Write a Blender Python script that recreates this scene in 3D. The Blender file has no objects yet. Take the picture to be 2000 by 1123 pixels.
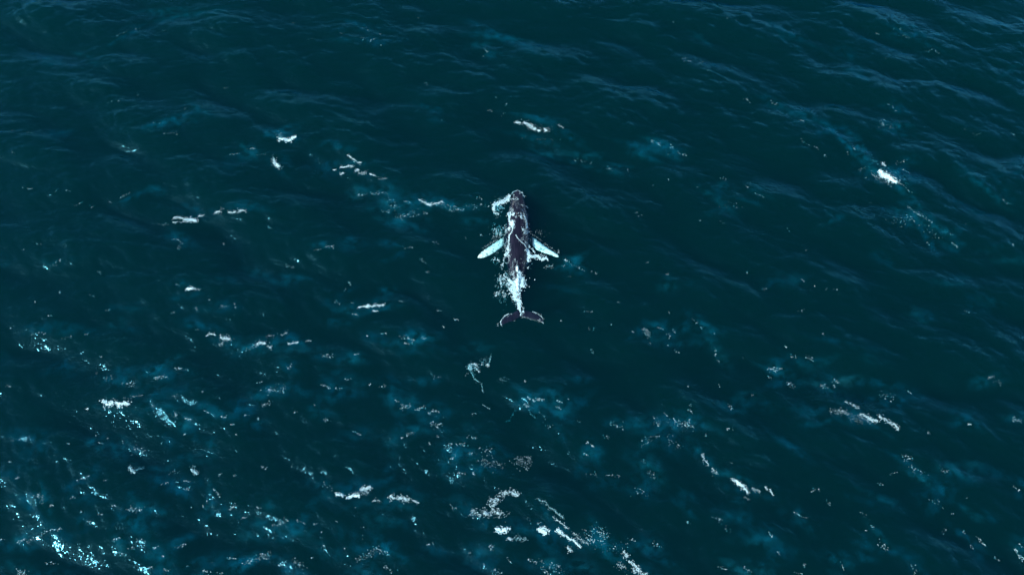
import bpy, bmesh, math, random
import numpy as np
from mathutils import Vector, Matrix
from mathutils.bvhtree import BVHTree

# ------------------------------------------------------------------ camera, sky, sun
S = bpy.context.scene
COL = S.collection
RNG = np.random.default_rng(7)
HFOV = math.radians(60.0)
TILT = math.radians(28.0)            # from straight down
DIST = 80.0
CAM = np.array([0.0, -DIST * math.sin(TILT), DIST * math.cos(TILT)])
cd = bpy.data.cameras.new('camera')
cd.sensor_width = 36.0
cd.lens = 18.0 / math.tan(HFOV / 2)
cd.clip_end = 20000.0
cam = bpy.data.objects.new('camera', cd)
cam.location = CAM
cam.rotation_euler = (TILT, 0, 0)
COL.objects.link(cam)
S.camera = cam

SUN_TO = np.array([-0.73, -0.45, 0.46]); SUN_TO /= np.linalg.norm(SUN_TO)
SUN_EL = math.asin(SUN_TO[2])
w = bpy.data.worlds.new('World'); S.world = w; w.use_nodes = True
wn = w.node_tree
sky = wn.nodes.new('ShaderNodeTexSky'); sky.sky_type = 'NISHITA'; sky.sun_disc = False
sky.sun_elevation = SUN_EL
sky.sun_rotation = math.atan2(SUN_TO[0], SUN_TO[1])
sky.air_density = 1.0; sky.dust_density = 1.6; sky.ozone_density = 3.5
bg = wn.nodes['Background']; bg.inputs[1].default_value = 0.125
wn.links.new(sky.outputs[0], bg.inputs[0])
ld = bpy.data.lights.new('sun', 'SUN'); ld.energy = 3.4; ld.angle = math.radians(0.55); ld.color = (1.0, 0.98, 0.95)
sun = bpy.data.objects.new('sun', ld)
sun.rotation_euler = Vector(SUN_TO).to_track_quat('Z', 'Y').to_euler()
COL.objects.link(sun)
S.view_settings.view_transform = 'Standard'; S.view_settings.look = 'None'
S.view_settings.exposure = 1.2; S.view_settings.gamma = 1.0
S.cycles.use_denoising = True; S.cycles.denoiser = 'OPENIMAGEDENOISE'; S.cycles.denoising_input_passes = 'RGB'
S.cycles.volume_bounces = 0
S.cycles.max_bounces = 6
S.cycles.transparent_max_bounces = 24
S.cycles.caustics_reflective = False
S.cycles.caustics_refractive = False

def ray(u, v):
    """direction(s) of the sight line through a spot of the 2000 x 1123 photograph"""
    u = np.asarray(u, float); v = np.asarray(v, float)
    k = math.tan(HFOV / 2) / 1000.0
    x = (u - 1000.0) * k; y = -(v - 561.5) * k
    s, c = math.sin(TILT), math.cos(TILT)
    return np.stack([x, y * c + s, y * s - c], -1)

def on_sea(u, v, z=0.0):
    d = ray(u, v)
    t = (z - CAM[2]) / d[..., 2]
    return CAM + d * t[..., None]

# ------------------------------------------------------------------ materials
def mat(name):
    m = bpy.data.materials.new(name); m.use_nodes = True
    m.node_tree.nodes.clear()
    return m, m.node_tree.nodes, m.node_tree.links

def water_material():
    m, N, L = mat('sea_water')
    out = N.new('ShaderNodeOutputMaterial')
    tc = N.new('ShaderNodeTexCoord')
    mp = N.new('ShaderNodeMapping'); mp.inputs['Rotation'].default_value = (0, 0, math.radians(22)); mp.inputs['Scale'].default_value = (0.62, 1.0, 1.0)
    L.new(tc.outputs['Object'], mp.inputs['Vector'])
    at = N.new('ShaderNodeAttribute'); at.attribute_name = 'ripple'
    def noise(scale, detail, rough, dist):
        n = N.new('ShaderNodeTexNoise'); n.inputs['Scale'].default_value = scale; n.inputs['Detail'].default_value = detail
        n.inputs['Roughness'].default_value = rough; n.inputs['Distortion'].default_value = dist
        L.new(mp.outputs[0], n.inputs['Vector']); return n
    a = noise(1.1, 4.0, 0.55, 0.35)
    b = noise(4.2, 2.0, 0.5, 0.5)
    ad = N.new('ShaderNodeMath'); ad.operation = 'MULTIPLY_ADD'
    ad.inputs[1].default_value = 0.30
    L.new(b.outputs['Fac'], ad.inputs[0]); L.new(a.outputs['Fac'], ad.inputs[2])
    mu = N.new('ShaderNodeMath'); mu.operation = 'MULTIPLY'
    L.new(ad.outputs[0], mu.inputs[0]); L.new(at.outputs['Fac'], mu.inputs[1])
    bp = N.new('ShaderNodeBump'); bp.inputs['Strength'].default_value = 1.0; bp.inputs['Distance'].default_value = BUMP
    L.new(mu.outputs[0], bp.inputs['Height'])
    # Schlick reflectance of water, the same from above and from below
    ge = N.new('ShaderNodeNewGeometry')
    dt = N.new('ShaderNodeVectorMath'); dt.operation = 'DOT_PRODUCT'
    L.new(bp.outputs[0], dt.inputs[0]); L.new(ge.outputs['Incoming'], dt.inputs[1])
    def op(kind, x, y=None):
        q = N.new('ShaderNodeMath'); q.operation = kind; q.use_clamp = kind == 'SUBTRACT'
        for i, v in enumerate((x, y)):
            if v is None: continue
            if isinstance(v, float): q.inputs[i].default_value = v
            else: L.new(v, q.inputs[i])
        return q.outputs[0]
    sch = op('ADD', op('MULTIPLY', op('POWER', op('SUBTRACT', 1.0, op('ABSOLUTE', dt.outputs['Value'])), 5.0), 0.979), 0.021)
    gl = N.new('ShaderNodeBsdfGlossy'); gl.inputs['Roughness'].default_value = 0.13; gl.distribution = 'BECKMANN'; gl.inputs['Color'].default_value = (0.19, 0.74, 1.0, 1)
    L.new(bp.outputs[0], gl.inputs['Normal'])
    tr = N.new('ShaderNodeBsdfTransparent')
    mx = N.new('ShaderNodeMixShader')
    L.new(sch, mx.inputs[0]); L.new(tr.outputs[0], mx.inputs[1]); L.new(gl.outputs[0], mx.inputs[2])
    L.new(mx.outputs[0], out.inputs['Surface'])
    ab = N.new('ShaderNodeVolumeAbsorption'); ab.inputs['Density'].default_value = 1.0
    ab.inputs['Color'].default_value = (0.05, 0.80, 0.865, 1)
    sc = N.new('ShaderNodeVolumeScatter'); sc.inputs['Density'].default_value = 0.1
    sc.inputs['Color'].default_value = (0.0005, 0.122, 0.086, 1)
    sc.inputs['Anisotropy'].default_value = 0.0
    av = N.new('ShaderNodeAddShader')
    L.new(ab.outputs[0], av.inputs[0]); L.new(sc.outputs[0], av.inputs[1])
    L.new(av.outputs[0], out.inputs['Volume'])
    m.cycles.volume_sampling = 'DISTANCE'
    return m
BUMP = 0.165

def foam_material():
    m, N, L = mat('foam')
    out = N.new('ShaderNodeOutputMaterial')
    p = N.new('ShaderNodeBsdfPrincipled')
    p.inputs['Base Color'].default_value = (0.57, 0.84, 0.86, 1); p.inputs['Roughness'].default_value = 0.55
    p.inputs['Specular IOR Level'].default_value = 0.35
    p.inputs['Alpha'].default_value = 0.52          # froth is half air: single clots are see-through, heaps are white
    L.new(p.outputs[0], out.inputs['Surface'])
    return m

def skin_material():
    m, N, L = mat('whale_skin')
    out = N.new('ShaderNodeOutputMaterial')
    p = N.new('ShaderNodeBsdfPrincipled')
    tc = N.new('ShaderNodeTexCoord')
    n1 = N.new('ShaderNodeTexNoise'); n1.inputs['Scale'].default_value = 2.2; n1.inputs['Detail'].default_value = 6
    mp = N.new('ShaderNodeMapping'); mp.inputs['Scale'].default_value = (3.0, 0.45, 1.0)
    L.new(tc.outputs['Object'], mp.inputs[0]); L.new(mp.outputs[0], n1.inputs['Vector'])
    r1 = N.new('ShaderNodeValToRGB')
    r1.color_ramp.elements[0].position = 0.35; r1.color_ramp.elements[0].color = (0.0016, 0.0024, 0.0065, 1)
    r1.color_ramp.elements[1].position = 0.75; r1.color_ramp.elements[1].color = (0.013, 0.012, 0.022, 1)
    L.new(n1.outputs['Fac'], r1.inputs[0])
    n2 = N.new('ShaderNodeTexNoise'); n2.inputs['Scale'].default_value = 5.0; n2.inputs['Detail'].default_value = 5
    L.new(tc.outputs['Object'], n2.inputs['Vector'])
    r2 = N.new('ShaderNodeValToRGB')
    r2.color_ramp.elements[0].position = 0.36; r2.color_ramp.elements[0].color = (0.30, 0.36, 0.32, 1)
    r2.color_ramp.elements[1].position = 0.5; r2.color_ramp.elements[1].color = (0.92, 0.91, 0.80, 1)
    L.new(n2.outputs['Fac'], r2.inputs[0])
    at = N.new('ShaderNodeAttribute'); at.attribute_name = 'pale'
    mx = N.new('ShaderNodeMix'); mx.data_type = 'RGBA'
    L.new(at.outputs['Fac'], mx.inputs[0]); L.new(r1.outputs[0], mx.inputs[6]); L.new(r2.outputs[0], mx.inputs[7])
    L.new(mx.outputs[2], p.inputs['Base Color'])
    p.inputs['Roughness'].default_value = 0.25; p.inputs['Specular IOR Level'].default_value = 0.34
    bp = N.new('ShaderNodeBump'); bp.inputs['Distance'].default_value = 0.03; bp.inputs['Strength'].default_value = 0.6
    L.new(n1.outputs['Fac'], bp.inputs['Height']); L.new(bp.outputs[0], p.inputs['Normal'])
    L.new(p.outputs[0], out.inputs['Surface'])
    return m

WATER, FOAM, SKIN = water_material(), foam_material(), skin_material()

def tag(o, label=None, cat=None, group=None, kind=None):
    if label: o['label'] = label
    if cat: o['category'] = cat
    if group: o['group'] = group
    if kind: o['kind'] = kind
    return o

# ------------------------------------------------------------------ the sea: a spectrum of wind waves
TILE, NT = 176.0, 1024
def spectrum(seed, lo, hi, rms, peak, deg, spread, power):
    r = np.random.default_rng(seed)
    k1 = 2 * np.pi * np.fft.fftfreq(NT, TILE / NT)
    KX, KY = np.meshgrid(k1, k1, indexing='ij')
    K = np.hypot(KX, KY); K[0, 0] = 1.0
    lam = 2 * np.pi / K
    kp = 2 * np.pi / peak
    a = K ** (-power) * np.exp(-0.75 * (kp / K) ** 2)
    th = np.arctan2(KY, KX) - math.radians(deg)
    a *= np.abs(np.cos(th)) ** spread + 0.06
    a *= (lam > lo) * (lam < hi)
    a[0, 0] = 0
    H = a * (r.normal(size=a.shape) + 1j * r.normal(size=a.shape))
    h = np.fft.ifft2(H).real
    f = rms / h.std()
    dx = np.fft.ifft2(-1j * KX / K * H).real * f
    dy = np.fft.ifft2(-1j * KY / K * H).real * f
    return np.stack([h * f, dx, dy], -1)

SWELL = spectrum(3, 2.6, 60.0, 0.175, 11.0, 69.0, 3.0, 2.3)
CHOP = spectrum(11, 0.42, 2.6, 0.033, 2.4, 70.0, 1.6, 2.0)

def sample(F, x, y):
    fx = np.mod(x / TILE, 1.0) * NT; fy = np.mod(y / TILE, 1.0) * NT
    i = np.floor(fx).astype(int); j = np.floor(fy).astype(int)
    a = (fx - i)[..., None]; b = (fy - j)[..., None]
    i %= NT; j %= NT; i2 = (i + 1) % NT; j2 = (j + 1) % NT
    return (F[i, j] * (1 - a) + F[i2, j] * a) * (1 - b) + (F[i, j2] * (1 - a) + F[i2, j2] * a) * b

def blob(x, y, u, v, ru, rv, rot=0.0):
    """soft disc on the water round a spot of the photograph, radii in metres"""
    c = on_sea(u, v)
    ca, sa = math.cos(rot), math.sin(rot)
    dx, dy = x - c[0], y - c[1]
    p = (dx * ca + dy * sa) / ru; q = (-dx * sa + dy * ca) / rv
    return np.exp(-(p * p + q * q) ** 2)

# smooth slicks left by the whale's strokes, a corner one added to damp sun glints, and the calmer water the whale pushes aside
SLICKS = [(60, 1070, 9.0, 4.5, -0.3, 0.35), (1150, 1060, 4.6, 2.0, -0.15, 0.85), (1020, 830, 1.7, 1.7, 0, 0.7), (1115, 960, 3.0, 1.6, -0.4, 0.5), (960, 770, 1.6, 2.4, 0, 0.5)]
# gusty patches where the wind roughens the surface
GUSTS = [(420, 960, 26, 10, 0.0, 0.35), (960, 900, 9, 7, 0.2, 0.5), (1430, 930, 8, 3, -0.6, 0.5), (1680, 810, 6, 2.2, -0.35, 0.5),
         (700, 360, 10, 2.5, -0.2, 0.5), (400, 700, 10, 5, 0, 0.4), (1250, 1080, 6, 3, -0.3, 0.5), (1760, 440, 6, 3, -0.4, 0.3)]
# clusters of foam flecks and modelled sun glints (from, to, spread, number), spots of the photograph
FL = [(227,71,250,61,1,12),(263,57,276,54,2,6),(312,62,326,60,3,5),(299,241,302,241,1,5),(310,241,318,241,1,4),(283,256,300,257,2,5),(318,261,346,260,2,9),(207,200,236,195,2,6),(436,172,444,171,1,4),(355,214,364,212,1,4),(22,255,24,255,1,2),(47,261,65,261,2,8),(268,185,270,185,1,2),
 (569,47,576,46,1,4),(663,65,672,65,1,5),(704,57,725,58,3,5),(707,76,713,75,2,8),(720,80,734,75,2,14),(738,67,745,68,1,5),(743,89,746,89,1,4),(947,97,953,103,2,16),(935,110,956,111,1,4),(814,36,820,36,1,3),(598,79,626,76,3,4),(967,190,972,191,1,5),(986,204,991,205,2,8),(950,215,962,218,3,6),(975,225,988,220,2,5),(830,160,834,163,2,5),(860,236,862,236,1,2),
 (1418,36,1424,38,1,5),(1437,40,1439,43,1,3),(1364,121,1375,125,2,9),(1380,137,1384,139,1,4),(1456,192,1464,200,2,8),(1313,44,1316,45,1,3),(1100,10,1104,12,1,2),(1150,15,1152,17,1,2),(1330,115,1345,120,5,8),(1017,270,1092,274,3,12),(1270,276,1278,280,2,14),(1281,280,1292,284,2,18),(1308,287,1315,289,2,12),(1323,297,1340,304,2,14),(1303,302,1307,302,1,4),
 (1500,198,1524,206,2,12),(1518,69,1520,70,1,3),(1557,233,1570,237,1,8),(1697,25,1700,26,1,2),(1710,64,1718,68,1,6),(1744,56,1746,57,1,2),(1758,56,1764,60,2,10),(1764,69,1774,73,2,12),(1806,100,1822,97,2,8),(1826,100,1835,104,1,8),(1728,113,1732,115,1,3),(1720,240,1730,245,4,22),(1735,248,1762,245,5,14),(1735,205,1750,212,6,10),(1975,260,1983,264,1,8),(1885,253,1915,265,3,8),(1560,270,1572,280,3,6),
 (22,297,27,298,1,5),(44,366,46,366,1,2),(52,368,63,370,1,9),(128,372,138,373,1,8),(109,374,110,374,1,2),(144,402,162,396,1,7),(174,404,188,404,2,9),(214,395,218,396,1,5),(230,388,254,377,1,16),(308,438,330,438,1,8),(340,466,356,476,5,13),(347,484,354,484,2,8),(433,475,437,477,1,6),(70,477,80,476,1,5),(44,488,47,488,1,4),(86,518,112,518,1,6),(108,511,122,507,2,14),(191,532,197,533,2,8),(343,555,350,557,1,7),(310,548,311,549,1,2),(448,303,468,300,1,12),(480,291,497,290,2,10),(492,292,498,291,1,8),(505,303,520,300,2,9),
 (524,445,532,447,1,7),(614,490,626,486,1,9),(635,483,652,482,2,24),(560,521,575,522,2,8),(787,485,808,483,2,13),(845,472,855,477,2,9),(818,505,832,514,2,9),(830,531,842,532,1,7),(680,550,686,556,2,9),(699,382,716,380,2,12),(726,379,742,377,3,22),(736,372,760,380,3,10),(750,388,770,394,4,10),(763,402,780,404,3,18),(745,413,760,414,2,12),(788,394,802,396,2,12),(775,420,795,424,4,36),(795,418,815,416,4,24),(827,415,836,418,2,10),(860,397,880,405,4,16),(878,408,904,410,4,34),(915,403,934,406,3,18),(935,400,956,402,2,16),(932,388,940,387,2,8),(937,458,942,460,1,6),(908,464,912,466,1,3),
 (1120,310,1155,318,2,10),(1183,328,1200,334,2,12),(1225,333,1229,334,1,4),(1304,350,1307,353,1,3),(1274,361,1277,363,1,3),(1360,365,1364,366,1,4),(1408,345,1420,352,3,8),(1455,362,1462,366,1,6),(1474,378,1494,386,1,12),(1408,400,1450,404,5,12),(1230,407,1256,425,2,4),(1365,430,1370,432,1,3),(1407,433,1414,438,2,4),(1102,507,1110,511,2,20),(1113,514,1132,524,1,14),(1064,520,1080,522,3,26),(1096,519,1104,520,1,6),(1155,531,1168,536,2,8),(1136,525,1142,530,1,5),(1110,540,1114,541,1,4),(1262,512,1266,514,1,3),(1457,531,1462,533,1,5),(1300,530,1304,536,2,4),
 (1580,283,1598,290,1,8),(1610,304,1614,306,1,4),(1655,295,1656,303,2,5),(1663,286,1672,294,1,7),(1678,332,1698,325,2,16),(1702,338,1714,346,3,14),(1688,348,1694,348,1,5),(1750,320,1772,312,2,16),(1762,332,1778,338,3,10),(1768,368,1780,376,1,10),(1773,404,1790,416,1.5,14),(1790,414,1804,425,2,22),(1806,424,1825,438,1.5,16),(1733,428,1765,434,5,24),(1770,424,1785,432,4,16),(1800,438,1838,468,6,22),(1856,457,1862,460,1,6),(1858,472,1868,482,2,12),(1812,474,1816,478,1,5),(1960,394,1970,398,3,7),(1700,396,1702,398,1,3),(1538,446,1541,452,1,5),(1575,488,1576,490,1,2),(1566,545,1571,550,1,5),(1884,437,1886,438,1,2),(1978,477,1980,480,1,4),
 (66,590,70,588,1,5),(90,616,102,617,1,6),(115,571,118,571,1,4),(176,577,190,581,1,6),(203,607,217,604,1,4),(20,639,21,640,1,3),(58,652,90,650,2,10),(118,660,140,657,2,10),(163,654,173,651,1,7),(195,690,198,700,2,6),(187,729,193,728,1,5),(205,740,218,739,3,14),(240,750,268,750,4,34),(10,752,21,754,2,7),(287,727,292,727,1,6),(300,740,326,735,3,44),(339,719,370,722,1.3,34),(275,772,276,772,1,3),(338,774,351,771,2,10),(390,770,400,760,1,5),(295,792,302,794,2,10),(334,808,350,812,4,24),(360,817,374,820,2,18),(397,801,409,806,1,10),(432,815,443,812,2,14),(425,776,430,777,1,4),(450,828,458,829,2,7),(477,811,487,811,1,8),(335,613,340,609,1,6),(378,599,388,604,2,8),(407,585,410,586,1,3),(425,597,447,598,2,16),(458,591,460,603,1,4),(385,643,387,644,1,3),(480,684,500,676,3,16),
 (510,792,530,785,2,24),(503,817,506,818,1.5,16),(515,763,556,758,5,44),(500,748,518,744,1,7),(562,720,570,713,2,14),(526,758,534,764,4,10),(625,750,646,758,1.5,26),(655,759,668,759,2,12),(630,695,655,694,3,30),(690,692,700,691,1,10),(676,742,688,739,1,12),(720,750,724,752,1,8),(745,752,752,756,3,10),(717,656,722,656,1,4),(745,651,753,651,1,12),(783,656,800,658,3,16),(796,660,810,665,1.3,20),(790,670,806,668,2,16),(822,659,832,662,3,10),(855,606,862,607,1,7),(887,624,896,624,1,8),(864,637,870,639,1,7),(780,588,790,590,1,7),(650,586,660,590,4,10),(686,590,690,592,1,5),(769,781,781,784,1,12),(782,796,802,792,3,34),(810,803,830,794,2,26),(836,806,840,808,1,8),(846,802,856,803,2,12),(838,826,862,830,3,28),(630,820,644,822,3,12),(612,790,616,792,1,4),(850,740,860,733,3,10),(920,806,930,808,3,6),(570,800,580,810,3,6),(672,570,676,563,1,6),
 (1028,775,1036,779,1.4,14),(1040,781,1044,783,1.5,14),(1048,779,1063,781,1.6,34),(1087,781,1099,787,1.6,20),(1024,790,1032,793,2,22),(1088,794,1094,797,2,14),(1108,778,1112,780,1,4),(1258,645,1270,655,4,40),(1284,640,1294,644,2,10),(1302,650,1310,662,3,10),(1312,642,1320,650,2,10),(1302,672,1306,675,1,5),(1318,686,1326,690,2,6),(1267,669,1271,671,1,4),(1236,648,1240,650,1,4),(1150,642,1160,644,2,6),(1140,607,1160,609,2,8),(1095,624,1098,627,1,5),(1192,632,1195,636,1,4),(1206,589,1210,591,1,4),(1305,610,1308,611,1,3),(1350,625,1375,640,4,10),(1394,650,1397,654,1,3),(1396,680,1400,705,2,12),(1403,703,1406,708,1,4),(1342,755,1347,757,1,4),(1403,750,1410,757,1,5),(1460,770,1476,772,1,6),(1420,785,1428,800,3,10),(1345,800,1352,806,1,7),(1296,806,1302,810,1,6),(1274,818,1290,828,4,20),(1310,820,1330,826,4,22),(1334,826,1352,832,4,34),(1190,826,1215,832,4,16),(1128,822,1134,824,1,6),(1060,826,1080,838,3,10),(1146,683,1162,688,3,6),(1488,562,1496,566,2,7),(1450,698,1452,700,1,2),
 (1532,676,1538,679,1,8),(1540,693,1555,696,2,8),(1575,697,1592,706,2,16),(1501,723,1520,722,3,26),(1522,720,1528,720,1.5,12),(1538,751,1552,754,3,24),(1600,752,1616,754,3,14),(1632,741,1638,748,1.5,14),(1626,744,1630,756,3,8),(1604,650,1610,654,1,5),(1720,770,1745,776,4,20),(1768,761,1780,768,1,14),(1558,607,1570,606,2,6),(1930,737,1942,734,2,16),(1944,744,1956,750,3,8),(1890,828,1896,828,1,12),(1977,816,1995,824,3,24),(1880,605,1894,612,2,4),(1500,735,1510,740,2,6),(1577,563,1660,568,6,6),
 (3,860,60,857,3,12),(85,866,88,866,1,3),(130,865,134,866,1,5),(193,865,202,866,1,10),(186,850,192,847,1,4),(208,855,210,856,1,3),(238,861,242,864,1,5),(262,874,282,882,3,26),(256,888,258,889,1,3),(358,847,364,848,1.3,10),(460,847,463,848,1,4),(310,867,318,864,1,4),(30,934,36,933,1.3,12),(18,902,22,902,1,6),(153,938,174,929,1.4,22),(202,938,206,938,1,3),(60,970,86,966,3,10),(74,966,84,984,4,26),(98,987,104,986,1.3,9),(138,972,146,970,2,8),(155,1000,160,999,1.3,7),(190,1003,200,1004,1.5,14),(168,1018,176,1018,1.5,9),(220,987,226,986,1,7),(250,992,278,996,4,44),(313,945,326,943,2,8),(355,938,372,940,2,12),(361,955,371,953,1.5,16),(405,972,404,982,1,5),(332,921,350,922,3,10),(428,928,434,926,2,8),(456,928,462,929,1.5,8),(506,915,520,911,2,7),(568,912,572,912,1,4),(418,955,430,970,3,18),(372,989,374,990,1,4),(395,988,398,989,1,4),(449,995,458,985,2,22),(501,990,508,993,1.5,10),(468,1007,480,1010,2,8),(517,1030,522,1032,1.5,10),(535,1026,562,1014,4,40),(580,1016,596,1022,2,14),(612,1024,620,1023,1.5,8),(655,1016,658,1018,1,4),(626,1038,628,1039,1,3),(0,1054,8,1052,2,8),(32,1060,50,1051,2,30),(54,1060,84,1042,2.5,36),(86,1038,120,1031,1.6,34),(223,1053,234,1051,1.4,14),(266,1054,284,1056,2,14),(254,1070,262,1070,1.5,8),(236,1080,240,1081,1.3,8),(300,1070,310,1068,1.5,12),(316,1086,320,1085,1,4),(340,1068,366,1060,2,14),(90,1100,112,1099,2,16),(135,1069,137,1070,1,3),(288,1108,300,1108,1.3,10),(318,1110,330,1114,1.5,14),(365,1104,368,1104,1,3),(395,1114,410,1116,2,14),(443,1089,462,1090,1.5,18),(478,1100,528,1080,4,70),(545,1104,552,1104,1.3,8),(570,1096,594,1106,5,30),(608,1090,612,1088,1,5),(632,1064,634,1066,1,3),(30,1112,50,1120,4,40),(420,1118,436,1121,2,12),(672,1070,674,1070,1,3),
 (691,842,706,850,1.5,12),(782,856,788,854,1.3,10),(794,848,808,844,2,18),(838,865,840,868,1.3,7),(853,852,856,854,1,4),(876,866,882,866,1.3,8),(895,868,910,870,4,18),(915,886,922,884,2,10),(912,853,932,855,2,16),(880,898,892,888,2,16),(894,922,908,926,1.5,14),(924,924,928,925,1.5,10),(935,875,938,874,1,4),(945,880,965,882,6,22),(630,942,648,956,4,10),(696,992,712,1060,3,8),(880,985,890,995,3,10),(918,1000,926,1006,4,20),(700,1092,730,1078,5,36),(730,1068,760,1084,4,40),(698,1092,706,1093,2,10),(750,1106,770,1118,3,16),(835,1064,848,1060,1.5,10),(915,1079,918,1080,1,4),(944,1101,948,1102,1,5),(955,1062,965,1070,3,16),(1032,1092,1050,1096,3,18),(1052,1100,1100,1110,6,36),(1060,1110,1080,1120,5,34),(965,1112,980,1120,3,12),(990,1090,998,1100,3,8),(1138,868,1150,862,2,4),(1140,886,1147,888,1.5,10),(1142,860,1162,874,1.6,14),(1150,925,1170,924,4,10),(1180,852,1190,855,2,7),(1190,928,1212,930,4,12),(1250,900,1262,902,2,8),(1255,865,1290,848,5,26),(1266,920,1280,935,4,14),(1240,960,1265,955,6,14),(1160,1032,1190,1046,8,60),(1170,1060,1220,1072,8,36),(1140,1040,1160,1058,6,44),(1230,1052,1240,1056,2,8),(1275,1060,1290,1070,4,10),(1040,1018,1060,1022,6,10),
 (1318,822,1350,830,5,22),(1300,855,1330,875,8,22),(1376,848,1380,852,1.3,8),(1348,788,1352,806,1.6,6),(1420,834,1430,838,3,8),(1426,903,1430,904,1,3),(1398,1010,1410,1020,3,14),(1420,1030,1424,1040,3,6),(1498,1037,1512,1050,2,12),(1515,1076,1522,1080,2,8),(1550,1000,1574,1012,2,18),(1612,976,1624,984,2,8),(1582,952,1600,958,3,8),(1690,1036,1694,1036,1,3),(1718,1060,1734,1072,4,26),(1712,1036,1700,1026,2,5),(1682,1000,1700,1016,2,8),(1812,844,1818,848,1.5,9),(1768,894,1784,897,3,16),(1760,880,1770,900,3,8),(1776,910,1812,930,5,18),(1830,910,1850,920,4,14),(1710,940,1722,946,2,8),(1740,925,1756,922,2,6),(1815,975,1845,990,4,10),(1886,971,1890,972,1,3),(1980,950,1992,958,1.5,12),(1858,1004,1864,1002,1,3),(1838,1040,1850,1034,3,8),(1880,1036,1886,1042,1.2,7),(1908,1048,1926,1066,1.5,16),(1895,1064,1900,1070,1.5,6),(1940,1086,1954,1096,1.5,8),(1982,1070,1998,1094,2.4,50),(1990,1060,1996,1070,2,10),(1568,1102,1578,1108,2,8),(1640,1100,1650,1110,3,8),(1450,1106,1470,1116,2,12),(1340,1018,1350,1022,1.5,6),(1400,1104,1416,1112,3,8),(1550,1116,1570,1122,2,8),(1780,1100,1790,1120,3,10)]
CAPS = [(1717,333,1750,356,1.3),(545,271,579,269,1),(533,312,546,328,.7),(1007,238,1060,254,1),(339,425,390,430,1),(419,417,480,413,.9),(818,391,866,396,1),(200,786,252,788,1.1),(656,967,724,955,1),(761,970,818,980,.9),(969,1033,1000,1040,.9),
        (1052,1031,1074,1042,.9),(1088,1032,1134,1068,1.1),(1216,1078,1262,1120,1),(1369,886,1400,924,.9),(1430,934,1511,966,1),(1640,802,1757,838,1.2),(699,600,751,595,1),(363,563,390,566,.8),(402,654,450,662,.9),(501,673,608,666,.9),(677,302,706,318,.9),(665,327,757,348,.9),
        (1625,265,1715,335,1.0),(1862,335,1930,405,.9),(1740,38,1850,97,.9),(1515,58,1595,92,.7),(700,38,790,62,.8),(900,62,1025,88,.8),(1553,222,1600,240,.7),(275,42,400,17,.6),(300,236,350,232,.6)]
def crest_list():
    r = np.random.default_rng(21); out = []
    for u0, v0, u1, v1, k in CAPS + [f[:4] + (min(0.9, 0.35 + f[5] / 45.0),) for f in FL if f[5] >= 10]:
        A, B = on_sea(u0, v0), on_sea(u1, v1)
        d = B - A; L_ = math.hypot(d[0], d[1])
        ang = math.atan2(d[1], d[0]) if L_ > 0.8 else r.uniform(-0.45, 0.35)
        out.append(((A[0] + B[0]) / 2, (A[1] + B[1]) / 2, ang, L_ * 0.6 + r.uniform(0.7, 1.5), 0.11 * k * r.uniform(.8, 1.2), r.uniform(.45, .75), r.uniform(-.12, .12)))
    return out
CRESTS = crest_list()
def crest_height(x, y):
    """short steep crests, steeper on the side they run to"""
    z = np.zeros_like(x)
    for cx, cy, ang, L_, A, w_, bend in CRESTS:
        R_ = L_ * 1.5 + 2.0
        m = np.nonzero((np.abs(x - cx) < R_) & (np.abs(y - cy) < R_))
        if not len(m[0]): continue
        dx, dy = x[m] - cx, y[m] - cy
        p = dx * math.cos(ang) + dy * math.sin(ang); q = -dx * math.sin(ang) + dy * math.cos(ang)
        q = q - bend * p * p / max(L_, 1.0) + 0.12 * np.sin(2.3 * p + cx) + 0.07 * np.sin(5.1 * p + cy)
        w2 = np.where(q < 0, w_ * 0.65, w_ * 1.7)
        z[m] += A * np.exp(-np.abs(q / w2) ** 1.6) * np.exp(-(p / L_) ** 4) - 0.25 * A * np.exp(-((q + 1.3 * w_) / w_) ** 2) * np.exp(-(p / L_) ** 4)
    return z

def calm(x, y):
    return 1.0 - 0.86 * blob(x, y, 1012, 505, 4.8, 9.2)
def ripple(x, y):
    r = 0.75 + 0 * x
    for u, v, a, b, rot, s in GUSTS: r = r + s * blob(x, y, u, v, a, b, rot)
    for u, v, a, b, rot, s in SLICKS: r = r * (1 - s * blob(x, y, u, v, a, b, rot))
    return r * (1.0 - 0.45 * blob(x, y, 1012, 500, 3.4, 8.0))
def fade(x, y):
    d = np.maximum(np.abs(x) - 85.0, np.abs(y - 12.0) - 85.0)
    return np.clip(1.0 - d / 120.0, 0.0, 1.0)

def sea_displace(x, y):
    f = fade(x, y); c = calm(x, y); r = ripple(x, y)
    A = sample(SWELL, x, y); B = sample(CHOP, x, y)
    z = f * c * A[..., 0] + f * r * B[..., 0] * np.clip(1 + 1.6 * A[..., 0] / 0.175 * 0.35, 0.3, 2.2)
    z = z + crest_height(x, y) * c
    dx = f * (0.9 * c * A[..., 1] + 0.6 * r * B[..., 1])
    dy = f * (0.9 * c * A[..., 2] + 0.6 * r * B[..., 2])
    return x + dx, y + dy, z, r

def sea_height(x, y):
    """height of the displaced surface above a world spot"""
    x = np.asarray(x, float); y = np.asarray(y, float)
    px, py = x.copy(), y.copy()
    for _ in range(2):
        X, Y, Z, R = sea_displace(px, py)
        px += x - X; py += y - Y
    return sea_displace(px, py)[2]

def axis(lo, hi, step):
    core = np.arange(lo, hi + step * 0.5, step)
    ext = [0.0]; s = step
    while ext[-1] < 6000.0:
        s *= 1.16; ext.append(ext[-1] + s)
    ext = np.array(ext[1:])
    return np.concatenate([(lo - ext)[::-1], core, core[-1] + ext])

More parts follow.
